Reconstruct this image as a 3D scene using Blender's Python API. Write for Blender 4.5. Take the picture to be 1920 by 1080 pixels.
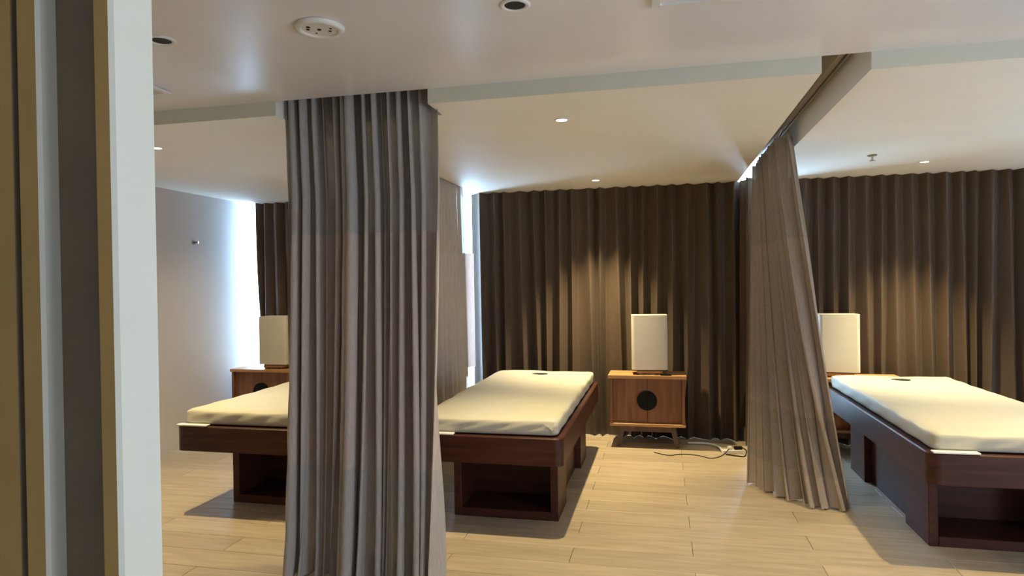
import bpy, bmesh, math, random
import numpy as np
from mathutils import Vector, Matrix

for o in list(bpy.data.objects):
    bpy.data.objects.remove(o)
scene = bpy.context.scene
COL = scene.collection
random.seed(7)
PI = math.pi

# ------------------------------------------------------------------ camera
F = 1240.0
EYE = 1.5
def _n(v): return v / np.linalg.norm(v)
_Y = _n(np.array([280., -15., F]))
_X = -np.array([-5490., 71., F]); _X = _n(_X - _X.dot(_Y) * _Y)
_Z = np.cross(_X, _Y)
_R = np.array([_X, _Y, _Z])
cd = bpy.data.cameras.new('camera')
cam = bpy.data.objects.new('camera', cd)
COL.objects.link(cam)
cd.sensor_width = 36.0
cd.lens = 36.0 * F / 1920.0
cd.clip_start = 0.02
m = Matrix.Identity(4)
for i in range(3):
    m[i][0] = _R[i][0]; m[i][1] = -_R[i][1]; m[i][2] = -_R[i][2]
m[2][3] = EYE
cam.matrix_world = m
scene.camera = cam

# ------------------------------------------------------------------ light and exposure
vs = scene.view_settings
vs.view_transform = 'Standard'; vs.look = 'None'; vs.gamma = 1.0; vs.exposure = 0.0
vs.use_curve_mapping = False

world = bpy.data.worlds.new('daylight'); scene.world = world
world.use_nodes = True
wn = world.node_tree.nodes; wn.clear()
bg = wn.new('ShaderNodeBackground'); wo = wn.new('ShaderNodeOutputWorld')
bg.inputs['Color'].default_value = (0.52, 0.76, 1.0, 1)
bg.inputs['Strength'].default_value = 40.0
world.node_tree.links.new(bg.outputs[0], wo.inputs[0])

WARM = (1.0, 0.785, 0.405)
SPOT_W = dict(front=185.0, back=350.0)
COOL_W = 118.0

def lamp_obj(name, data, loc, rot=(0, 0, 0), parent=None):
    o = bpy.data.objects.new(name, data); COL.objects.link(o)
    if parent is not None: o.parent = parent
    o.location = loc; o.rotation_euler = rot
    return o

# added cool area light, standing inside the unseen blocked window of the right-hand wall
ld = bpy.data.lights.new('side_fill_light', 'AREA')
ld.shape = 'RECTANGLE'; ld.size = 2.6; ld.size_y = 1.7; ld.energy = COOL_W; ld.color = (0.80, 0.90, 1.0)
lamp_obj('side_fill_light', ld, (3.85, 0.55, 1.40), (0, math.radians(111), 0))

# ------------------------------------------------------------------ materials
def new_mat(name):
    m = bpy.data.materials.new(name); m.use_nodes = True
    nt = m.node_tree; nt.nodes.clear()
    out = nt.nodes.new('ShaderNodeOutputMaterial')
    return m, nt, out

def principled(nt, base, rough=0.6, metal=0.0, spec=0.5, coat=0.0):
    b = nt.nodes.new('ShaderNodeBsdfPrincipled')
    b.inputs['Base Color'].default_value = (*base, 1)
    b.inputs['Roughness'].default_value = rough
    b.inputs['Metallic'].default_value = metal
    b.inputs['Specular IOR Level'].default_value = spec
    b.inputs['Coat Weight'].default_value = coat
    return b

def simple(name, base, rough=0.6, metal=0.0, spec=0.5, noise=0.0, scale=6.0, bump=0.0, bscale=60.0, coat=0.0):
    m, nt, out = new_mat(name)
    b = principled(nt, base, rough, metal, spec, coat)
    L = nt.links.new
    tc = nt.nodes.new('ShaderNodeTexCoord')
    if noise:
        n = nt.nodes.new('ShaderNodeTexNoise'); n.inputs['Scale'].default_value = scale; n.inputs['Detail'].default_value = 5
        L(tc.outputs['Object'], n.inputs['Vector'])
        r = nt.nodes.new('ShaderNodeMapRange'); r.inputs[1].default_value = 0.3; r.inputs[2].default_value = 0.7
        r.inputs[3].default_value = 1 - noise; r.inputs[4].default_value = 1 + noise
        L(n.outputs['Fac'], r.inputs[0])
        mx = nt.nodes.new('ShaderNodeVectorMath'); mx.operation = 'SCALE'
        mx.inputs[0].default_value = base
        L(r.outputs[0], mx.inputs['Scale']); L(mx.outputs[0], b.inputs['Base Color'])
    if bump:
        n2 = nt.nodes.new('ShaderNodeTexNoise'); n2.inputs['Scale'].default_value = bscale; n2.inputs['Detail'].default_value = 4
        L(tc.outputs['Object'], n2.inputs['Vector'])
        bp = nt.nodes.new('ShaderNodeBump'); bp.inputs['Strength'].default_value = bump; bp.inputs['Distance'].default_value = 0.01
        L(n2.outputs['Fac'], bp.inputs['Height']); L(bp.outputs[0], b.inputs['Normal'])
    L(b.outputs[0], out.inputs[0])
    return m

def wood(name, dark, light, rough=0.35, stretch=(1, 14, 14), coat=0.0, scale=2.2, rnd=False):
    m, nt, out = new_mat(name); L = nt.links.new
    b = principled(nt, light, rough, 0, 0.3, coat)
    tc = nt.nodes.new('ShaderNodeTexCoord')
    mp = nt.nodes.new('ShaderNodeMapping'); mp.inputs['Scale'].default_value = stretch
    L(tc.outputs['Object'], mp.inputs['Vector'])
    n = nt.nodes.new('ShaderNodeTexNoise'); n.inputs['Scale'].default_value = scale; n.inputs['Detail'].default_value = 7
    n.inputs['Distortion'].default_value = 0.6
    L(mp.outputs[0], n.inputs['Vector'])
    cr = nt.nodes.new('ShaderNodeValToRGB')
    cr.color_ramp.elements[0].position = 0.32; cr.color_ramp.elements[0].color = (*dark, 1)
    cr.color_ramp.elements[1].position = 0.70; cr.color_ramp.elements[1].color = (*light, 1)
    L(n.outputs['Fac'], cr.inputs[0]); L(cr.outputs[0], b.inputs['Base Color'])
    bp = nt.nodes.new('ShaderNodeBump'); bp.inputs['Strength'].default_value = 0.08; bp.inputs['Distance'].default_value = 0.004
    L(n.outputs['Fac'], bp.inputs['Height']); L(bp.outputs[0], b.inputs['Normal'])
    L(b.outputs[0], out.inputs[0])
    return m

def fabric(name, base, transp=0.0, transl=0.15, weave=0.10, sheen=0.0):
    m, nt, out = new_mat(name); L = nt.links.new
    tc = nt.nodes.new('ShaderNodeTexCoord')
    mp = nt.nodes.new('ShaderNodeMapping'); mp.inputs['Scale'].default_value = (40, 40, 5)
    L(tc.outputs['Object'], mp.inputs['Vector'])
    n = nt.nodes.new('ShaderNodeTexNoise'); n.inputs['Scale'].default_value = 3.0; n.inputs['Detail'].default_value = 5
    L(mp.outputs[0], n.inputs['Vector'])
    r = nt.nodes.new('ShaderNodeMapRange'); r.inputs[1].default_value = 0.3; r.inputs[2].default_value = 0.7
    r.inputs[3].default_value = 1 - weave; r.inputs[4].default_value = 1 + weave
    L(n.outputs['Fac'], r.inputs[0])
    sc = nt.nodes.new('ShaderNodeVectorMath'); sc.operation = 'SCALE'; sc.inputs[0].default_value = base
    L(r.outputs[0], sc.inputs['Scale'])
    b = principled(nt, base, 0.75, 0, 0.25)
    b.inputs['Sheen Weight'].default_value = sheen
    L(sc.outputs[0], b.inputs['Base Color'])
    tr = nt.nodes.new('ShaderNodeBsdfTranslucent'); L(sc.outputs[0], tr.inputs['Color'])
    mx = nt.nodes.new('ShaderNodeMixShader'); mx.inputs[0].default_value = transl
    L(b.outputs[0], mx.inputs[1]); L(tr.outputs[0], mx.inputs[2])
    if transp:
        tp = nt.nodes.new('ShaderNodeBsdfTransparent')
        m2 = nt.nodes.new('ShaderNodeMixShader'); m2.inputs[0].default_value = transp
        L(mx.outputs[0], m2.inputs[1]); L(tp.outputs[0], m2.inputs[2]); L(m2.outputs[0], out.inputs[0])
    else:
        L(mx.outputs[0], out.inputs[0])
    return m

def tile_mat():
    m, nt, out = new_mat('wood_look_tile'); L = nt.links.new
    b = principled(nt, (0.5, 0.4, 0.28), 0.33, 0, 0.45)
    geo = nt.nodes.new('ShaderNodeNewGeometry'); oi = nt.nodes.new('ShaderNodeObjectInfo')
    mp = nt.nodes.new('ShaderNodeMapping'); mp.inputs['Scale'].default_value = (1.1, 11, 1)
    L(geo.outputs['Position'], mp.inputs['Vector'])
    cx = nt.nodes.new('ShaderNodeCombineXYZ')
    mu = nt.nodes.new('ShaderNodeMath'); mu.operation = 'MULTIPLY'; mu.inputs[1].default_value = 37.0
    L(oi.outputs['Random'], mu.inputs[0]); L(mu.outputs[0], cx.inputs[0]); L(mu.outputs[0], cx.inputs[2])
    L(cx.outputs[0], mp.inputs['Location'])
    n = nt.nodes.new('ShaderNodeTexNoise'); n.inputs['Scale'].default_value = 2.5; n.inputs['Detail'].default_value = 8; n.inputs['Roughness'].default_value = 0.62
    n.inputs['Distortion'].default_value = 0.4
    L(mp.outputs[0], n.inputs['Vector'])
    cr = nt.nodes.new('ShaderNodeValToRGB')
    cr.color_ramp.elements[0].position = 0.25; cr.color_ramp.elements[0].color = (0.39, 0.31, 0.215, 1)
    cr.color_ramp.elements[1].position = 0.75; cr.color_ramp.elements[1].color = (0.60, 0.50, 0.365, 1)
    L(n.outputs['Fac'], cr.inputs[0])
    r = nt.nodes.new('ShaderNodeMapRange'); r.inputs[3].default_value = 0.90; r.inputs[4].default_value = 1.08
    L(oi.outputs['Random'], r.inputs[0])
    sc = nt.nodes.new('ShaderNodeVectorMath'); sc.operation = 'SCALE'
    L(cr.outputs[0], sc.inputs[0]); L(r.outputs[0], sc.inputs['Scale']); L(sc.outputs[0], b.inputs['Base Color'])
    bp = nt.nodes.new('ShaderNodeBump'); bp.inputs['Strength'].default_value = 0.10; bp.inputs['Distance'].default_value = 0.003
    L(n.outputs['Fac'], bp.inputs['Height']); L(bp.outputs[0], b.inputs['Normal'])
    L(b.outputs[0], out.inputs[0])
    return m

def emit(name, col, s):
    m, nt, out = new_mat(name)
    e = nt.nodes.new('ShaderNodeEmission'); e.inputs[0].default_value = (*col, 1); e.inputs[1].default_value = s
    nt.links.new(e.outputs[0], out.inputs[0]); return m

def glass_mat():
    m, nt, out = new_mat('window_glass')
    t = nt.nodes.new('ShaderNodeBsdfTransparent'); t.inputs[0].default_value = (0.93, 0.97, 1, 1)
    g = nt.nodes.new('ShaderNodeBsdfGlossy'); g.inputs['Roughness'].default_value = 0.02
    mx = nt.nodes.new('ShaderNodeMixShader'); mx.inputs[0].default_value = 0.06
    nt.links.new(t.outputs[0], mx.inputs[1]); nt.links.new(g.outputs[0], mx.inputs[2]); nt.links.new(mx.outputs[0], out.inputs[0])
    return m

M = {}
M['paint_ceiling'] = simple('front_ceiling_paint', (0.86, 0.855, 0.90), 0.24, spec=0.6, noise=0.03, scale=2.0, bump=0.02, bscale=9)
M['paint_bay'] = simple('bay_ceiling_paint', (0.86, 0.83, 0.76), 0.62, noise=0.02, scale=3, bump=0.02, bscale=12)
M['paint_wall'] = simple('wall_paint', (0.82, 0.80, 0.83), 0.6, noise=0.015, scale=3, bump=0.02, bscale=30)
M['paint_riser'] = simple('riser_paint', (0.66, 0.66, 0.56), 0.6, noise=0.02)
M['jamb_cream'] = simple('jamb_cream_paint', (0.78, 0.80, 0.71), 0.45, noise=0.02, scale=4)
M['jamb_tan'] = simple('jamb_tan_shaded_paint', (0.52, 0.34, 0.11), 0.5, noise=0.08, scale=5)  # dim warm shade of the front faces, put into the jamb's colour
M['jamb_dark'] = simple('jamb_groove_shade', (0.20, 0.155, 0.10), 0.8, noise=0.10, scale=8)  # recess shade painted as a darker colour in the jamb grooves
M['grout'] = simple('grout', (0.13, 0.095, 0.065), 0.9)
M['tile'] = tile_mat()
M['mahogany'] = wood('mahogany_veneer', (0.040, 0.011, 0.007), (0.078, 0.023, 0.014), 0.50, (14, 1, 14), coat=0.0)
M['mahogany_x'] = wood('mahogany_veneer_crossgrain', (0.040, 0.011, 0.007), (0.078, 0.023, 0.014), 0.45, (1, 14, 14), coat=0.0)
M['oak'] = wood('warm_oak', (0.20, 0.084, 0.040), (0.31, 0.140, 0.068), 0.38, (12, 12, 1.2), scale=2.0)
M['oak_light'] = wood('light_oak_edge', (0.45, 0.24, 0.10), (0.60, 0.34, 0.15), 0.35, (1.2, 12, 12), scale=2.0)
M['leg_wood'] = wood('smoked_oak_leg', (0.09, 0.055, 0.04), (0.15, 0.095, 0.07), 0.5, (8, 8, 2))
M['black'] = simple('black_lacquer', (0.008, 0.008, 0.007), 0.6, spec=0.15)
M['dark_hole'] = simple('dark_hole', (0.006, 0.006, 0.006), 0.7)
M['sheet'] = simple('cream_sheet', (0.60, 0.575, 0.465), 0.55, spec=0.3, noise=0.02, scale=5, bump=0.05, bscale=25)
M['card'] = simple('white_card', (0.86, 0.84, 0.84), 0.5)
M['shade'] = simple('cream_lamp_shade', (0.68, 0.65, 0.57), 0.7, noise=0.02, scale=12, bump=0.04, bscale=120)
M['white_plastic'] = simple('white_plastic', (0.80, 0.80, 0.80), 0.35)
M['cable_white'] = simple('white_cable', (0.70, 0.80, 0.95), 0.4)
M['chrome'] = simple('brushed_metal', (0.6, 0.6, 0.6), 0.3, metal=1.0)
M['rail'] = simple('bronze_rail', (0.30, 0.25, 0.17), 0.4, metal=0.5)
M['alu'] = simple('window_aluminium', (0.35, 0.36, 0.38), 0.4, metal=0.6)
M['glass'] = glass_mat()
M['blocker'] = simple('opaque_window_blocker', (0.75, 0.77, 0.8), 0.8)  # for the added panel that shuts sky light out of the right wall
M['lens'] = emit('downlight_lens', (1.0, 0.86, 0.62), 9.0)
M['cloth'] = fabric('taupe_curtain_cloth', (0.50, 0.43, 0.395), 0, 0.03)
M['net'] = fabric('taupe_curtain_net', (0.46, 0.44, 0.425), 0.11, 0.08)
M['band'] = fabric('grey_taupe_band', (0.48, 0.45, 0.43), 0.03, 0.15)
M['net_dense'] = fabric('dense_net', (0.47, 0.41, 0.36), 0.03, 0.1)
M['brown_net'] = fabric('brown_taupe_net', (0.36, 0.305, 0.26), 0.03, 0.1)
M['brown_cloth'] = fabric('brown_taupe_cloth', (0.40, 0.33, 0.285), 0, 0.08)
M['flap'] = fabric('thin_pinkish_cloth', (0.50, 0.34, 0.28), 0.0, 0.4)
M['hem'] = fabric('taupe_hem', (0.46, 0.43, 0.40), 0.0, 0.1)
M['blackout'] = fabric('dark_brown_blackout', (0.104, 0.073, 0.053), 0, 0.0, 0.08, sheen=0.05)

# ------------------------------------------------------------------ helpers
def obj(name, me_or_bm, mat=None, parent=None, smooth=False):
    if isinstance(me_or_bm, bmesh.types.BMesh):
        me = bpy.data.meshes.new(name); bmesh.ops.recalc_face_normals(me_or_bm, faces=me_or_bm.faces) ; me_or_bm.to_mesh(me); me_or_bm.free()
    else:
        me = me_or_bm
    if mat is not None:
        me.materials.clear(); me.materials.append(mat)
    if smooth:
        for p in me.polygons: p.use_smooth = True
    o = bpy.data.objects.new(name, me); COL.objects.link(o)
    if parent is not None: o.parent = parent
    return o

def tag(o, label=None, cat=None, group=None, kind=None):
    if label: o['label'] = label
    if cat: o['category'] = cat
    if group: o['group'] = group
    if kind: o['kind'] = kind
    return o

def thing(name, label, cat, loc=(0, 0, 0), rz=0.0, group=None):
    o = bpy.data.objects.new(name, None); COL.objects.link(o)
    o.empty_display_size = 0.1
    o.location = loc; o.rotation_euler = (0, 0, rz)
    return tag(o, label, cat, group)

def copy_tree(o, parent=None):
    c = o.copy(); COL.objects.link(c); c.parent = parent
    for ch in list(o.children): copy_tree(ch, c)
    return c

def box_bm(x0, x1, y0, y1, z0, z1, bev=0.0, seg=2, bm=None):
    own = bm is None
    if own: bm = bmesh.new()
    v = [bm.verts.new(p) for p in ((x0, y0, z0), (x1, y0, z0), (x1, y1, z0), (x0, y1, z0), (x0, y0, z1), (x1, y0, z1), (x1, y1, z1), (x0, y1, z1))]
    fs = [bm.faces.new([v[i] for i in f]) for f in ((0, 3, 2, 1), (4, 5, 6, 7), (0, 1, 5, 4), (1, 2, 6, 5), (2, 3, 7, 6), (3, 0, 4, 7))]
    if bev > 0:
        es = list({e for f in fs for e in f.edges})
        bmesh.ops.bevel(bm, geom=es, offset=bev, segments=seg, profile=0.5, affect='EDGES')
    return bm

def box(name, x0, x1, y0, y1, z0, z1, mat, parent=None, bev=0.0, seg=2):
    return obj(name, box_bm(x0, x1, y0, y1, z0, z1, bev, seg), mat, parent)

def struct(o):
    o['kind'] = 'structure'; return o

def prism_bm(poly, z0, z1):
    bm = bmesh.new()
    a = [bm.verts.new((x, y, z0)) for x, y in poly]; b = [bm.verts.new((x, y, z1)) for x, y in poly]
    n = len(poly)
    for i in range(n):
        bm.faces.new([a[i], a[(i + 1) % n], b[(i + 1) % n], b[i]])
    bm.faces.new(a[::-1]); bm.faces.new(b)
    return bm

def rrect(x0, x1, y0, y1, r, k=6):
    pts = []
    for cx, cy, a0 in ((x1 - r, y1 - r, 0), (x0 + r, y1 - r, 90), (x0 + r, y0 + r, 180), (x1 - r, y0 + r, 270)):
        for i in range(k + 1):
            a = math.radians(a0 + 90 * i / k)
            pts.append((cx + r * math.cos(a), cy + r * math.sin(a)))
    return pts

def lathe_bm(prof, seg=32, axis='z'):
    """profile [(r, h)] turned around the axis; closed with caps where r is 0"""
    bm = bmesh.new(); rings = []
    def P(r, a, h):
        x, y = r * math.cos(a), r * math.sin(a)
        return (x, y, h) if axis == 'z' else ((x, h, y) if axis == 'y' else (h, x, y))
    for r, h in prof:
        if r < 1e-6: rings.append([bm.verts.new(P(0, 0, h))])
        else: rings.append([bm.verts.new(P(r, 2 * PI * i / seg, h)) for i in range(seg)])
    for A, B in zip(rings, rings[1:]):
        for i in range(seg):
            j = (i + 1) % seg
            if len(A) == 1 and len(B) == 1: continue
            if len(A) == 1: bm.faces.new([A[0], B[i], B[j]])
            elif len(B) == 1: bm.faces.new([A[i], A[j], B[0]])
            else: bm.faces.new([A[i], A[j], B[j], B[i]])
    return bm

def tube_bm(pts, r, seg=8, bm=None):
    bm = bm or bmesh.new()
    P = [Vector(p) for p in pts]; rings = []
    up = Vector((0, 0, 1))
    for i, p in enumerate(P):
        t = (P[min(i + 1, len(P) - 1)] - P[max(i - 1, 0)]).normalized()
        s = t.cross(up)
        if s.length < 1e-3: s = t.cross(Vector((1, 0, 0)))
        s.normalize(); u = s.cross(t).normalized()
        rings.append([bm.verts.new(p + (s * math.cos(2 * PI * k / seg) + u * math.sin(2 * PI * k / seg)) * r) for k in range(seg)])
    for A, B in zip(rings, rings[1:]):
        for k in range(seg):
            bm.faces.new([A[k], A[(k + 1) % seg], B[(k + 1) % seg], B[k]])
    bm.faces.new(rings[0][::-1]); bm.faces.new(rings[-1])
    return bm

def smooth_path(pts, n=8):
    P = [Vector(p) for p in pts]; out = []
    for i in range(len(P) - 1):
        p0 = P[max(i - 1, 0)]; p1 = P[i]; p2 = P[i + 1]; p3 = P[min(i + 2, len(P) - 1)]
        for k in range(n):
            t = k / n
            out.append(0.5 * ((2 * p1) + (p2 - p0) * t + (2 * p0 - 5 * p1 + 4 * p2 - p3) * t * t + (3 * p1 - p0 - 3 * p2 + p3) * t ** 3))
    out.append(P[-1]); return out

def strip_uv(o): return o

# ------------------------------------------------------------------ room shell
FRONT_Z, BAY_Z, TOP_Z = 2.475, 2.40, 2.64
RISER_Y = 3.15
XL, XR = -4.40, 3.90
WIN_Y = 6.62

# floor: grout bed with one object per plank tile in view
floor = struct(box('floor', XL, XR, -1.5, 6.9, -0.10, -0.003, M['grout']))
TL, TW, G = 1.30, 0.2083, 0.003
def tile_mesh(L, W):
    return box_bm(G / 2, L - G / 2, G / 2, W - G / 2, -0.010, 0.0, 0.0012, 1)
_tile_cache = {}
def put_tile(x0, x1, y0):
    L = round(x1 - x0, 3)
    if L not in _tile_cache:
        me = bpy.data.meshes.new('floor_tile'); b = tile_mesh(L, TW); b.to_mesh(me); b.free(); me.materials.append(M['tile'])
        _tile_cache[L] = me
    o = bpy.data.objects.new('floor_tile', _tile_cache[L]); COL.objects.link(o); o.parent = floor
    o.location = (x0, y0, 0)
rest = bmesh.new()
row0 = -26
for j in range(row0, 14):
    y0 = 3.905 + TW * j
    if y0 + TW > 6.88: break
    off = 0.15 if (j % 2) else 0.80
    x = off - TL * 4
    while x < XR:
        a, b = max(x, XL), min(x + TL, XR)
        if b - a > 0.05:
            if j >= -8: put_tile(a, b, y0)
            else: box_bm(a + G / 2, b - G / 2, y0 + G / 2, y0 + TW - G / 2, -0.010, 0.0, bm=rest)
        x += TL
tag(obj('floor_tiles', rest, M['tile'], floor), kind='stuff')

struct(box('wall_left', XL - 0.15, XL, 0.90, 6.62, -0.1, 2.72, M['paint_wall']))
struct(box('wall_back', XL - 0.15, XR + 0.15, -1.65, -1.5, -0.1, 2.72, M['paint_wall']))
struct(box('wall_front', XL - 0.15, -1.30, 0.815, 0.90, 0, FRONT_Z, M['jamb_tan']))
struct(box('wall_corridor', XL - 0.15, XL, -1.5, 0.815, -0.1, 2.72, M['paint_wall']))
# right wall, out of view, with a window opening closed by an opaque panel
wr = struct(box('wall_right', XR, XR + 0.15, 1.95, 6.75, -0.1, 2.72, M['paint_wall']))
box('wall_piece', XR, XR + 0.15, -1.5, -0.85, -0.1, 2.72, M['paint_wall'], wr)
box('wall_piece', XR, XR + 0.15, -0.85, 1.95, 0, 0.45, M['paint_wall'], wr)
box('wall_piece', XR, XR + 0.15, -0.85, 1.95, 2.30, 2.7, M['paint_wall'], wr)
w2 = struct(box('blocked_window', XR + 0.09, XR + 0.10, -0.85, 1.95, 0.45, 2.30, M['blocker']))  # unseen opaque panel, added to keep sky light out of the opening
for a, b in ((-0.85, -0.80), (0.52, 0.58), (1.90, 1.95)):
    box('blocked_window_frame', XR + 0.07, XR + 0.12, a, b, 0.45, 2.30, M['alu'], w2)

# ceilings
struct(box('ceiling', XL, XR, -1.5, RISER_Y, FRONT_Z, FRONT_Z + 0.06, M['paint_ceiling']))
def bay_ceiling(name, x0, x1, y0=RISER_Y):
    c = struct(box(name, x0, x1, y0 + 0.002, 6.62, BAY_Z, TOP_Z, M['paint_bay']))
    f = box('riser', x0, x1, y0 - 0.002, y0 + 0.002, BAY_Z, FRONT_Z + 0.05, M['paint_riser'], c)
    return c
bay_ceiling('ceiling_bay', XL, -1.98)
b2 = struct(obj('ceiling_bay', prism_bm([(-1.82, 6.62), (-1.82, 3.38), (-1.13, 3.38), (-1.13, RISER_Y + .002), (0.70, RISER_Y + .002), (0.70, 6.62)], BAY_Z, TOP_Z), M['paint_bay']))
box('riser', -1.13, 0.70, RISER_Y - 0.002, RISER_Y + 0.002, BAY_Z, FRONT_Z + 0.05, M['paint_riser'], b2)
bay_ceiling('ceiling_bay', 0.90, XR)
struct(box('ceiling_slab', XL, XR, RISER_Y - 0.10, 6.75, TOP_Z, TOP_Z + 0.08, M['paint_bay']))
struct(box('ceiling_front_edge', XL, XR, RISER_Y - 0.10, RISER_Y - 0.05, FRONT_Z + 0.06, TOP_Z, M['paint_bay']))

# back wall: sill and a continuous window behind the curtains
wb = struct(box('wall_far', XL, XR, 6.62, 6.72, -0.1, 0.35, M['paint_wall']))
win = struct(box('window_1', XL, XR, 6.665, 6.672, 0.35, TOP_Z, M['glass']))
for i in range(8):
    x = XL + 0.55 + i * 1.06
    box('mullion', x - 0.03, x + 0.03, 6.64, 6.70, 0.35, TOP_Z, M['alu'], win, 0.004, 1)

# stepped door jamb, close to the camera on the left
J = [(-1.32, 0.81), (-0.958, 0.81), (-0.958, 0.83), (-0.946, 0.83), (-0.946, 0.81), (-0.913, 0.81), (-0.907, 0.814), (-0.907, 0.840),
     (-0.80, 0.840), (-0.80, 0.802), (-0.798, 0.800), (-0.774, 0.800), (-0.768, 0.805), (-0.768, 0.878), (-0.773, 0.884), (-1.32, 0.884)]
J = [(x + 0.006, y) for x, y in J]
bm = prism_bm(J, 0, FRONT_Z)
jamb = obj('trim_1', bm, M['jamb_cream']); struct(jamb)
me = jamb.data
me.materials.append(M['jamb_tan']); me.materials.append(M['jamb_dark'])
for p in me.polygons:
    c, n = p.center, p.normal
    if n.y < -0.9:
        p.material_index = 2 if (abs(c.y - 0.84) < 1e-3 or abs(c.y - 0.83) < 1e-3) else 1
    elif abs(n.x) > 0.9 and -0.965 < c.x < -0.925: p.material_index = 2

# ------------------------------------------------------------------ curtain tracks in the ceiling channels
def track(x, y0, y1, label):
    t = tag(box('curtain_track', x - 0.016, x + 0.016, y0, y1, 2.535, TOP_Z - 0.001, M['rail'], None, 0.003, 1), label, 'curtain track')
    return t
tr = track(0.835, RISER_Y + 0.02, 6.20, 'narrow bronze curtain track in the ceiling channel above the right partition curtain')
box('rail_lip', 0.810, 0.817, RISER_Y + 0.02, 6.20, 2.525, 2.545, M['rail'], tr)
box('rail_lip', 0.853, 0.860, RISER_Y + 0.02, 6.20, 2.525, 2.545, M['rail'], tr)
track(-1.90, 3.45, 6.20, 'curtain track in the ceiling channel behind the large foreground curtain')
tag(box('curtain_track', -1.97, -1.12, 3.275, 3.305, 2.56, TOP_Z - 0.001, M['rail'], None, 0.003, 1), 'curtain track across the front notch above the large foreground curtain', 'curtain track')

# ------------------------------------------------------------------ curtains
def curtain(name, label, path, nf, amp, parts, ztop, zbot, seed=0, nz=46, per=14, group=None, sharp=0.35, drift=0.6, jitter=0.5, irr=0.35, cat='curtain', ripple=0.0):
    """path(u, s) -> (x, y), s is the height share (0 bottom, 1 top). parts: [(name, z0, z1, material)] from the top down"""
    rng = random.Random(seed)
    nu = nf * per
    ph = [rng.uniform(-1, 1) for _ in range(nf + 3)]
    am = [1 + irr * rng.uniform(-1, 1) for _ in range(2 * nf + 4)]
    dr = [rng.uniform(-1, 1) for _ in range(nf + 3)]
    def lerp_list(l, t):
        i = int(max(0, min(len(l) - 2, math.floor(t)))); f = max(0, min(1, t - i)); f = f * f * (3 - 2 * f)
        return l[i] * (1 - f) + l[i + 1] * f
    def P(u, z):
        s = (z - zbot) / (ztop - zbot)
        x, y = path(u, s); e = 1e-3
        x2, y2 = path(min(u + e, 1), s); x1, y1 = path(max(u - e, 0), s)
        tx, ty = x2 - x1, y2 - y1; l = math.hypot(tx, ty) or 1; tx /= l; ty /= l
        w = u * nf
        phi = 2 * PI * (w + jitter * 0.35 * lerp_list(ph, w) + drift * 0.35 * (1 - s) ** 1.3 * lerp_list(dr, w))
        a = amp(s, u) * lerp_list(am, w * 2)
        off = math.sin(phi) + 0.16 * math.sin(2 * phi + 1.1 + 2 * seed)
        lat = sharp * math.sin(2 * phi) * 0.5
        rp = ripple * math.sin(z * 23 + u * 40 + 2 * math.sin(u * 19)) * (1 - s)
        nx, ny = -ty, tx
        return (x + nx * (a * off + rp) + tx * a * lat, y + ny * (a * off + rp) + ty * a * lat, z)
    root = thing(name, label, cat, (0, 0, 0), 0, group)
    # anchor the empty at the curtain's foot
    bx, by = path(0.5, 0.0)
    root.location = (bx, by, zbot)
    for pn, z0, z1, mat in parts:
        n = max(2, int(nz * (z1 - z0) / (ztop - zbot)))
        verts = []; faces = []
        for j in range(n + 1):
            z = z0 + (z1 - z0) * j / n
            for i in range(nu + 1):
                p = P(i / nu, z); verts.append((p[0] - bx, p[1] - by, p[2] - zbot))
        for j in range(n):
            for i in range(nu):
                a = j * (nu + 1) + i
                faces.append((a, a + 1, a + nu + 2, a + nu + 1))
        me = bpy.data.meshes.new(pn); me.from_pydata(verts, [], faces); me.update()
        obj(pn, me, mat, root, True)
    return root, P

def lin(a, b, t): return a + (b - a) * t

# large foreground curtain
def fc_path(u, s):
    x0 = lin(-1.895, -1.975, s); x1 = lin(-1.075, -1.125, s)
    x = lin(x0, x1, u)
    return x, lin(3.07, 3.285, min(1, s * 1.3) ** 0.8) + 0.015 * math.sin(3 * u + 1)
curtain('privacy_curtain', 'large grey taupe privacy curtain gathered in deep folds at the front of the left beds',
        fc_path, 15, lambda s, u: lin(0.082, 0.070, s) * (0.8 + 0.2 * math.sin(17 * u)), [('net_header', 1.77, 2.545, M['net']), ('cloth_panel', 0.575, 1.77, M['cloth']), ('lower_band', 0.135, 0.575, M['band']), ('hem', 0.012, 0.135, M['hem'])],
        2.545, 0.012, seed=3, nz=70, per=20, drift=1.5, jitter=1.5, irr=0.6, sharp=0.55)

# partition curtain between left and middle bed (seen edge on behind the large one)
def pl_path(u, s):
    y = lin(3.75, 6.10, u ** 0.8)
    x = -1.86 + lin(0.045 * math.sin(9 * u), 0.0, s)
    return x, y
plc, plP = curtain('partition_curtain', 'brown partition curtain with net top beside the left edge of the middle bed',
        pl_path, 26, lambda s, u: lin(0.028, 0.014, s), [('net_header', 1.77, 2.50, M['net_dense']), ('cloth_panel', 0.60, 1.77, M['cloth']), ('lower_band', 0.135, 0.60, M['net_dense']), ('hem', 0.012, 0.135, M['hem'])],
        2.50, 0.012, seed=11, nz=40, per=12, drift=0.8)
bm = bmesh.new()
fp = [(-1.865, 6.10), (-1.845, 6.16), (-1.856, 6.22), (-1.830, 6.27), (-1.815, 6.33)]
for (xa, ya), (xb, yb) in zip(fp, fp[1:]):
    bm.faces.new([bm.verts.new((px - plc.location.x, py - plc.location.y, pz - plc.location.z)) for px, py, pz in ((xa, ya, 0.67), (xb, yb, 0.67), (xb, yb, 1.79), (xa, ya, 1.79))])
bmesh.ops.remove_doubles(bm, verts=bm.verts, dist=1e-4)
obj('trailing_edge', bm, M['flap'], plc, True)

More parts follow.
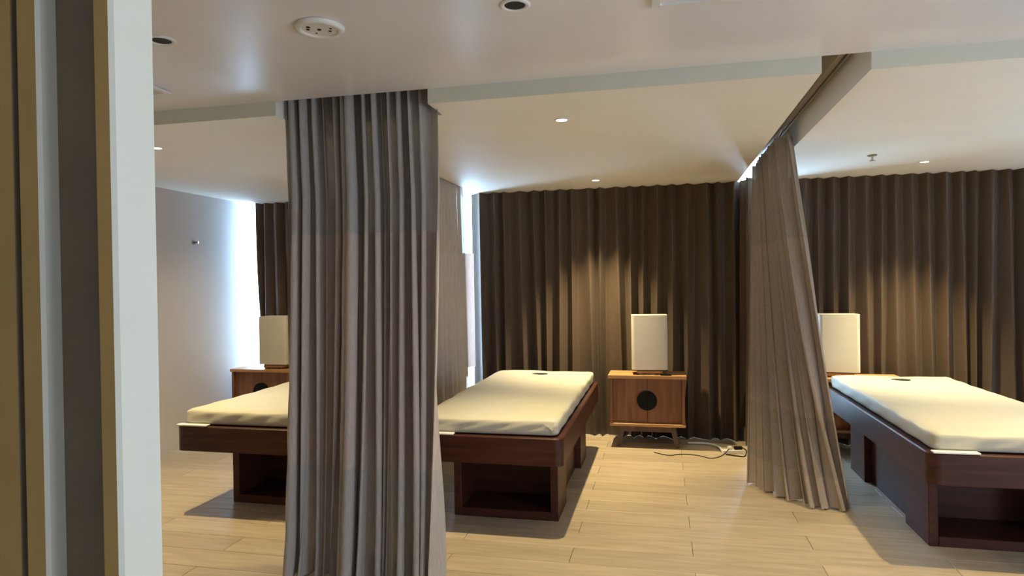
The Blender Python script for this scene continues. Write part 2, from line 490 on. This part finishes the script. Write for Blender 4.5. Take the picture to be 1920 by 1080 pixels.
# right partition curtain, top along the channel, foot swung out towards the right bed
def pr_path(u, s):
    top = (0.80 + (0.05 * max(0, (u - 0.80) / 0.20) ** 1.5), lin(6.05, 4.74, min(1, u * 1.06)))
    b = [(0.635, 5.14), (0.69, 4.94), (0.81, 4.79), (0.92, 4.68), (1.03, 4.60), (1.17, 4.67)]
    t = u * (len(b) - 1); i = min(int(t), len(b) - 2); f = t - i
    bx, by = lin(b[i][0], b[i + 1][0], f), lin(b[i][1], b[i + 1][1], f)
    k = s ** 0.9
    return lin(bx, top[0], k), lin(by, top[1], k)
prc, prP = curtain('partition_curtain', 'taupe partition curtain draped from ceiling channel with foot swung out beside the right bed',
        pr_path, 10, lambda s, u: lin(0.072, 0.040, s), [('net_header', 1.77, 2.46, M['brown_net']), ('cloth_panel', 0.575, 1.77, M['brown_cloth']), ('lower_band', 0.20, 0.575, M['brown_net']), ('hem', 0.012, 0.20, M['brown_cloth'])],
        2.46, 0.012, seed=5, nz=60, per=20, drift=0.7, jitter=0.6, sharp=0.5)
# hooks that carry it
for k in range(9):
    u = 0.04 + k * 0.115
    x, y = pr_path(u, 1.0)
    hk = obj('hook', tube_bm(smooth_path([(x, y, 2.45), (x + .006, y, 2.475), (x + 0.015, y + .004, 2.50), (0.835, y, 2.53)], 4), 0.0035, 6), M['rail'], prc)
    hk.location = -prc.location

# dark blackout curtains along the window
def bp_path(x0, x1, ret=0.0):
    def f(u, s):
        if ret and u > 0.93:
            t = (u - 0.93) / 0.07
            return x1 + 0.02 * t, lin(6.45, 6.45 - ret, t)
        return lin(x0, x1, u / (0.93 if ret else 1)), 6.45
    return f
def bl_amp(s, u): return lin(0.062, 0.046, s)
for (x0, x1, nf, sd, ret, lab) in ((-4.285, -2.02, 17, 21, 0, 'dark brown blackout curtain behind the lamp beside the white left wall'),
                                   (-1.885, 0.775, 21, 22, 0.26, 'dark brown blackout curtain behind the middle bed and middle bedside cabinet'),
                                   (0.92, 3.55, 21, 23, 0, 'dark brown blackout curtain behind the right bed')):
    curtain('blackout_curtain', lab, bp_path(x0, x1, ret), nf, bl_amp, [('cloth', 0.001, 2.402, M['blackout'])], 2.402, 0.001,
            seed=sd, nz=40, per=16, drift=1.0, jitter=0.6, irr=0.3, group=None, sharp=0.2)
    if False: pass

# ------------------------------------------------------------------ beds
MW, FW = 0.88, 0.955
def rail_ring(x0, x1, y0, y1, r, t, z0, z1):
    bm = bmesh.new()
    A = rrect(x0, x1, y0, y1, r); B = rrect(x0 + t, x1 - t, y0 + t, y1 - t, r * 0.6)
    n = len(A); e = 0.006
    Ai = rrect(x0 + e, x1 - e, y0 + e, y1 - e, r - e)
    rings = []
    for pts, z in ((B, z0), (A, z0), (A, z1 - e), (Ai, z1), (B, z1)):
        rings.append([bm.verts.new((x, y, z)) for x, y in pts])
    for R0, R1 in zip(rings, rings[1:] + rings[:1]):
        for i in range(n): bm.faces.new([R0[i], R0[(i + 1) % n], R1[(i + 1) % n], R1[i]])
    return bm

def pedestal(parent, x0, x1, y0, y1, z1, open_front=True):
    t = 0.05
    e = bpy.data.objects.new('pedestal', None); COL.objects.link(e); e.parent = parent
    box('side_panel', x0, x0 + t, y0, y1, 0, z1, M['mahogany'], e, 0.004, 1)
    box('side_panel', x1 - t, x1, y0, y1, 0, z1, M['mahogany'], e, 0.004, 1)
    box('bottom_panel', x0 + t, x1 - t, y0, y1, 0, 0.055, M['mahogany_x'], e, 0.003, 1)
    box('back_panel', x0 + t, x1 - t, y1 - 0.02, y1, 0.055, z1, M['mahogany_x'], e)
    return e

def make_bed(label, x, y, inset_l, length=2.22):
    """x: left edge of the frame, y: its foot end"""
    t = thing('massage_bed', label, 'bed', (x, y, 0))
    obj('frame', rail_ring(0, FW, 0, length, 0.055, 0.032, 0.430, 0.592), M['mahogany_x'], t)
    box('deck', 0.030, FW - 0.030, 0.030, length - 0.030, 0.54, 0.588, M['mahogany_x'], t)
    p0, p1 = inset_l, inset_l + 0.68
    pedestal(t, p0, p1, 0.31, 0.67, 0.539)
    pedestal(t, p0, p1, 1.50, 1.86, 0.539)
    for xx in (p0 + 0.05, p1 - 0.07):
        box('spine_panel', xx, xx + 0.02, 0.67, 1.50, 0, 0.539, M['mahogany'], t)
    box('underside_rail', 0.032, FW - 0.032, 0.30, 0.34, 0.435, 0.539, M['mahogany_x'], t)
    return t

def mattress_bm(w, l, h, seed):
    rng = random.Random(seed)
    nx, ny, nz = 22, 44, 8
    bm = bmesh.new(); r = 0.030
    cache = {}
    def P(i, j, k):
        key = (i, j, k)
        if key in cache: return cache[key]
        x, y, z = w * i / nx, l * j / ny, h * k / nz
        ix, iy, iz = min(max(x, r), w - r), min(max(y, r), l - r), min(max(z, r), h - r)
        d = Vector((x - ix, y - iy, z - iz))
        if d.length > 1e-6:
            dn = d.normalized() * r
            p = Vector((ix, iy, iz)) + dn
        else: p = Vector((x, y, z))
        # gentle crown, dents and tucks
        if k == nz:
            p.z += 0.010 * math.sin(PI * x / w) * math.sin(PI * y / l) + 0.0025 * math.sin(7 * x + 5 * y + seed) + 0.002 * math.sin(23 * y + 4 * math.sin(6 * x))
        if j == 0: p.y -= 0.0035 * math.sin(31 * x + 6 * math.sin(20 * z + seed)) * math.sin(PI * k / nz)
        if i in (0, nx): p.x += 0.003 * math.sin(19 * y + 5 * math.sin(22 * z)) * (1 if i else -1)
        v = bm.verts.new(p); cache[key] = v; return v
    def grid(f, a, b):
        for i in range(a):
            for j in range(b): bm.faces.new([f(i, j), f(i + 1, j), f(i + 1, j + 1), f(i, j + 1)])
    grid(lambda i, j: P(i, j, 0), nx, ny); grid(lambda i, j: P(i, j, nz), nx, ny)
    grid(lambda i, j: P(i, 0, j), nx, nz); grid(lambda i, j: P(i, ny, j), nx, nz)
    grid(lambda i, j: P(0, i, j), ny, nz); grid(lambda i, j: P(nx, i, j), ny, nz)
    return bm

def make_mattress(label, x, y, w, seed, l=2.14):
    root = obj('mattress', mattress_bm(w, l, 0.102, seed), M['sheet'], None, True)
    root.location = (x, y, 0.590)
    tag(root, label, 'mattress')
    obj('face_hole', lathe_bm([(0, 0), (0.07, 0), (0.07, 0.003), (0, 0.003)], 20), M['dark_hole'], root).location = (w * 0.5, l - 0.28, 0.1075)
    root.children[0].scale = (1, 0.75, 1)
    # tucked corner fold of the fitted sheet
    bm = bmesh.new()
    vs_ = [bm.verts.new(p) for p in ((w - 0.085, -0.003, 0.080), (w - 0.02, 0.0, 0.086), (w - 0.028, -0.010, 0.040), (w - 0.06, -0.007, 0.064), (w - 0.03, -0.002, 0.015))]
    bm.faces.new([vs_[0], vs_[1], vs_[3]]); bm.faces.new([vs_[1], vs_[2], vs_[3]]); bm.faces.new([vs_[2], vs_[4], vs_[3]])
    obj('sheet_tuck', bm, M['sheet'], root)
    return root

BY = 3.765
beds = [('mahogany bed base with open pedestals under the leftmost mattress', -3.125, BY - 0.03, 0.20, -3.085, 0.88, 'cream sheeted mattress on the leftmost bed, half hidden by the large curtain', 1),
        ('mahogany bed base with open pedestals under the middle mattress', -1.52, BY, 0.195, -1.485, 0.885, 'cream sheeted mattress on the middle bed with rumpled front corner', 2),
        ('mahogany bed base with open pedestals under the rightmost mattress', 1.325, BY, 0.105, 1.36, 0.885, 'cream sheeted mattress on the rightmost bed beside the draped curtain', 3)]
for lab, x, y, ins, mx, mw, mlab, sd in beds:
    make_bed(lab, x, y, ins)
    make_mattress(mlab, mx, y + 0.04, mw, sd)

for lab, x0, x1, y in (('white card strip at the foot of the leftmost bed', -3.11, -2.885, BY - 0.034),
                       ('white card strip at the foot of the middle bed', -1.50, -1.225, BY - 0.004),
                       ('white card strip at the foot of the rightmost bed', 1.345, 1.56, BY - 0.004)):
    tag(box('card_strip', x0, x1, y - 0.004, y + 0.040, 0.5935, 0.603, M['card'], None, 0.002, 1), lab, 'card strip')

# ------------------------------------------------------------------ bedside cabinets
def make_cabinet(label, x, y, w=0.655, d=0.33):
    t = thing('bedside_cabinet', label, 'cabinet', (x, y, 0))
    z0, z1 = 0.195, 0.650; e = 0.026
    top = obj('top_panel', prism_bm([(-0.015, -0.005), (w + 0.015, -0.005), (w + 0.015, d), (-0.015, d)], z1 - 0.028, z1), M['oak_light'], t)
    box('bottom_panel', -0.004, w + 0.004, 0, d, z0, z0 + e, M['oak_light'], t, 0.004, 1)
    box('side_panel', 0, e, 0.0, d, z0 + e, z1 - 0.028, M['oak'], t, 0.003, 1)
    box('side_panel', w - e, w, 0.0, d, z0 + e, z1 - 0.028, M['oak'], t, 0.003, 1)
    box('back_panel', e, w - e, d - 0.015, d, z0 + e, z1 - 0.028, M['oak'], t)
    for a, b in ((e + 0.002, w / 2 - 0.0015), (w / 2 + 0.0015, w - e - 0.002)):
        dr = box('door', a, b, 0.028, 0.048, z0 + e + 0.002, z1 - 0.031, M['oak'], t, 0.0015, 1)
        # half-moon pull on each door
        cz = 0.425; left = a < w / 2 - 0.1
        pts = []
        r = 0.086
        for k in range(21):
            ang = PI / 2 + PI * k / 20 if left else -PI / 2 + PI * k / 20
            pts.append((w / 2 + (-0.0015 if left else 0.0015) + r * math.cos(ang), cz + r * math.sin(ang)))
        bm = bmesh.new()
        A = [bm.verts.new((px, 0.012, pz)) for px, pz in pts]; B = [bm.verts.new((px, 0.028, pz)) for px, pz in pts]
        bm.faces.new(A); bm.faces.new(B[::-1])
        for k in range(len(pts)): bm.faces.new([A[k], B[k], B[(k + 1) % len(pts)], A[(k + 1) % len(pts)]])
        obj('door_pull', bm, M['black'], dr)
    # leg stands: trestle with two splayed legs, front and rear
    for yy in (0.05, d - 0.08):
        st = box('leg_rail', 0.10, w - 0.10, yy, yy + 0.03, 0.140, 0.1945, M['leg_wood'], t)
        for s in (-1, 1):
            cxx = w / 2
            xa, xb = cxx + s * (w / 2 - 0.135), cxx + s * (w / 2 - 0.085)
            ya, yb = cxx + s * (w / 2 - 0.082), cxx + s * (w / 2 - 0.050)
            bm = bmesh.new()
            P4 = [(xa, 0.1945), (xb, 0.1945), (yb, 0.0), (ya, 0.0)]
            A = [bm.verts.new((px, yy - 0.002, pz)) for px, pz in P4]; B = [bm.verts.new((px, yy + 0.032, pz)) for px, pz in P4]
            bm.faces.new(A); bm.faces.new(B[::-1])
            for k in range(4): bm.faces.new([A[k], B[k], B[(k + 1) % 4], A[(k + 1) % 4]])
            obj('leg', bm, M['leg_wood'], t)
    return t

CY = 5.99
cabs = [(-4.325, 'oak bedside cabinet in the corner by the white left wall', 0.0),
        (-0.465, 'oak bedside cabinet with round black pull standing between middle bed and right curtain', 0.0),
        (1.29, 'oak bedside cabinet mostly hidden behind the right bed and draped curtain', 0.0)]
for x, lab, dy in cabs: make_cabinet(lab, x, CY + dy)

def make_lamp(label, x, y, rz=0.0):
    t = thing('table_lamp', label, 'lamp', (x, y, 0.651), rz)
    obj('base', prism_bm(rrect(-0.115, 0.115, -0.085, 0.085, 0.012, 3), 0.012, 0.034), M['oak_light'], t)
    for s in (-1, 1):
        box('foot', s * 0.085 - 0.014, s * 0.085 + 0.014, -0.08, 0.08, 0, 0.0125, M['oak'], t)
    obj('stem', lathe_bm([(0, 0.034), (0.018, 0.034), (0.018, 0.10), (0, 0.10)], 16), M['leg_wood'], t)
    # shade: rounded rectangular tube, open at the bottom with a top diffuser
    w, d, z0, z1 = 0.158, 0.105, 0.045, 0.535
    A = rrect(-w, w, -d, d, 0.03, 6); B = rrect(-w + 0.004, w - 0.004, -d + 0.004, d - 0.004, 0.027, 6); n = len(A)
    bm = bmesh.new(); rings = []
    for pts, z in ((A, z0), (A, z1), (B, z1), (B, z0)): rings.append([bm.verts.new((px, py, z)) for px, py in pts])
    for R0, R1 in zip(rings, rings[1:] + rings[:1]):
        for i in range(n): bm.faces.new([R0[i], R0[(i + 1) % n], R1[(i + 1) % n], R1[i]])
    sh = obj('lamp_shade', bm, M['shade'], t)
    for p in sh.data.polygons: p.use_smooth = abs(p.normal.z) < 0.5
    sh.data.set_sharp_from_angle(angle=math.radians(40))
    obj('shade_diffuser', prism_bm(rrect(-w + 0.004, w - 0.004, -d + 0.004, d - 0.004, 0.027, 4), z1 - 0.012, z1 - 0.006), M['shade'], t)
    return t
make_lamp('rectangular cream table lamp in the corner by the white left wall', -3.885, CY + 0.15, 0.0)
make_lamp('rectangular cream table lamp on the middle bedside cabinet', -0.115, CY + 0.15, 0.06)
make_lamp('rectangular cream table lamp behind the right bed beside the draped curtain', 1.475, CY + 0.17, -0.10)

# little things on the middle cabinet
rc = tag(box('remote_control', -0.02, 0.075, CY + 0.015, CY + 0.045, 0.6505, 0.668, M['black'], None, 0.004, 2), 'small black remote control lying in front of the middle table lamp', 'remote control')
tag(obj('black_cable', tube_bm(smooth_path([(-0.20, CY + 0.03, 0.655), (-0.15, CY + 0.02, 0.655), (-0.10, CY + 0.03, 0.660), (-0.06, CY + 0.02, 0.655), (-0.03, CY + 0.03, 0.656)], 5), 0.003, 6), M['leg_wood'], None, True), 'thin brown lamp cord lying on top of the middle bedside cabinet', 'cable')

# ------------------------------------------------------------------ cables and power strip on the floor
ps = thing('power_strip', 'white power strip with black plugs on the floor between cabinet and right curtain', 'power strip', (0.575, 5.95, 0), math.radians(14))
box('body', -0.085, 0.085, -0.028, 0.028, 0.0, 0.032, M['white_plastic'], ps, 0.006, 2)
for px in (-0.02, 0.035, 0.07):
    pl = box('plug', px - 0.016, px + 0.016, -0.016, 0.016, 0.032, 0.060, M['black'] if px > -0.01 else M['white_plastic'], ps, 0.005, 2)
tag(obj('white_cable', tube_bm(smooth_path([(0.215, 6.21, 0.012), (0.30, 6.21, 0.014), (0.40, 6.20, 0.014), (0.47, 6.12, 0.013), (0.49, 6.03, 0.012), (0.497, 5.935, 0.016)], 8), 0.009, 8), M['cable_white'], None, True), 'thick white cable running along the floor from power strip towards curtain', 'cable')
tag(obj('black_cable', tube_bm(smooth_path([(-0.08, 5.86, 0.004), (0.00, 5.80, 0.004), (0.06, 5.78, 0.004), (0.13, 5.83, 0.004), (0.22, 5.84, 0.004), (0.32, 5.79, 0.004), (0.38, 5.74, 0.004), (0.44, 5.78, 0.004), (0.50, 5.86, 0.012), (0.545, 5.925, 0.040)], 8), 0.0035, 6), M['black'], None, True), 'thin black cord looping on the floor in front of the middle cabinet', 'cable')
tag(obj('black_cable', tube_bm(smooth_path([(0.600, 5.90, 0.055), (0.64, 5.905, 0.065), (0.685, 5.90, 0.04), (0.665, 5.84, 0.006), (0.62, 5.84, 0.006), (0.55, 5.87, 0.006), (0.52, 5.885, 0.006)], 8), 0.005, 6), M['black'], None, True), 'short black cord curled around the end of the white power strip', 'cable')

# ------------------------------------------------------------------ ceiling fittings
def downlight(label, x, y, energy, size=math.radians(106), blend=1.0):
    t = thing('ceiling_downlight', label, 'downlight', (x, y, BAY_Z))
    obj('trim_ring', lathe_bm([(0.030, -0.0005), (0.044, -0.0005), (0.044, -0.003), (0.038, -0.006), (0.030, -0.004), (0.030, -0.0005)], 28), M['white_plastic'], t, True)
    obj('lens', lathe_bm([(0, -0.0035), (0.030, -0.0035), (0.030, -0.0008), (0, -0.0008)], 24), M['lens'], t)
    if energy:
        d = bpy.data.lights.new('downlight_lamp', 'SPOT'); d.energy = energy; d.color = WARM
        d.spot_size = size; d.spot_blend = blend; d.shadow_soft_size = 0.022
        lamp_obj('downlight_lamp', d, (0, 0, -0.012), (0, 0, 0), t)
    return t
E1, E2 = SPOT_W['front'], SPOT_W['back']
NARROW = math.radians(84)
downlight('lit ceiling downlight above the foot of the middle bed', -0.53, 3.66, E1)
downlight('small lit ceiling downlight in front of the dark curtain behind the middle bed', -0.56, 5.93, E2, NARROW, 0.9)
downlight('lit ceiling downlight in front of the dark curtain behind the right bed', 2.03, 5.80, E2, NARROW, 0.9)
downlight('lit ceiling downlight above the foot of the right bed', 1.95, 3.70, E1)
downlight('lit ceiling downlight above the foot of the leftmost bed', -3.16, 3.66, E1)
downlight('added ceiling downlight above the head of the leftmost bed, hidden behind the large curtain', -3.0, 5.45, 75, math.radians(150), 1.0)  # unseen downlight added to brighten the left wall

def hole_light(label, x, y):
    t = thing('recessed_downlight', label, 'downlight', (x, y, FRONT_Z))
    obj('trim_ring', lathe_bm([(0.036, -0.0005), (0.055, -0.0005), (0.055, -0.003), (0.048, -0.007), (0.038, -0.005), (0.036, -0.0005)], 36), M['white_plastic'], t, True)
    obj('lamp_well', lathe_bm([(0, -0.0025), (0.037, -0.0025), (0.037, -0.0005), (0, -0.0005)], 28), M['dark_hole'], t)
hole_light('unlit recessed downlight with black well at the top centre of the front ceiling', -0.49, 2.28)
hole_light('unlit recessed downlight with black well beside the door jamb', -1.91, 2.25)

sp = thing('ceiling_speaker', 'round white ceiling disc with small holes above the large foreground curtain', 'ceiling speaker', (-1.245, 2.285, FRONT_Z))
obj('rim', lathe_bm([(0.066, -0.001), (0.092, -0.001), (0.092, -0.006), (0.085, -0.015), (0.074, -0.018), (0.067, -0.014), (0.066, -0.001)], 48), M['white_plastic'], sp, True)
obj('face_plate', lathe_bm([(0, -0.011), (0.066, -0.011), (0.066, -0.001), (0, -0.001)], 40), M['white_plastic'], sp)
for dx, dy, r in ((-0.002, 0.0, 0.008), (-0.042, -0.012, 0.007), (-0.030, -0.032, 0.008), (0.030, 0.024, 0.006), (0.044, 0.002, 0.005), (-0.030, 0.030, 0.004)):
    obj('hole', lathe_bm([(0, -0.0125), (r, -0.0125), (r, -0.0110), (0, -0.0110)], 12), M['dark_hole'], sp).location = (dx, dy, 0)

def vent(label, x0, x1, y0, y1):
    cx, cy = (x0 + x1) / 2, (y0 + y1) / 2
    t = thing('ceiling_panel', label, 'ceiling panel', (cx, cy, FRONT_Z))
    hx, hy = (x1 - x0) / 2, (y1 - y0) / 2
    obj('panel_frame', rail_ring(-hx, hx, -hy, hy, 0.012, 0.028, -0.016, -0.0008), M['white_plastic'], t)
    box('panel_face', -hx + 0.029, hx - 0.029, -hy + 0.029, hy - 0.029, -0.009, -0.0008, M['paint_ceiling'], t)
vent('square white ceiling access panel cut by the top edge right of centre', -0.02, 0.56, 1.82, 2.41)
vent('square white ceiling access panel beside the door jamb', -2.95, -2.365, 2.27, 2.855)

spk = thing('fire_sprinkler', 'small metal fire sprinkler on the ceiling above the right bed', 'sprinkler', (1.53, 5.36, BAY_Z))
obj('escutcheon', lathe_bm([(0, -0.001), (0.034, -0.001), (0.030, -0.008), (0, -0.008)], 24), M['rail'], spk, True)
obj('stem', lathe_bm([(0, -0.008), (0.008, -0.008), (0.008, -0.040), (0, -0.040)], 12), M['chrome'], spk)
obj('deflector', lathe_bm([(0, -0.040), (0.018, -0.040), (0.018, -0.043), (0, -0.043)], 16), M['chrome'], spk)

hk = thing('wall_hook', 'small round metal hook high on the white left wall', 'hook', (XL, 5.55, 1.93))
obj('back_plate', lathe_bm([(0, 0.0005), (0.022, 0.0005), (0.022, 0.006), (0, 0.006)], 20, 'x'), M['chrome'], hk)
obj('peg', lathe_bm([(0, 0.006), (0.008, 0.006), (0.008, 0.040), (0.014, 0.045), (0.014, 0.052), (0, 0.054)], 14, 'x'), M['chrome'], hk, True)
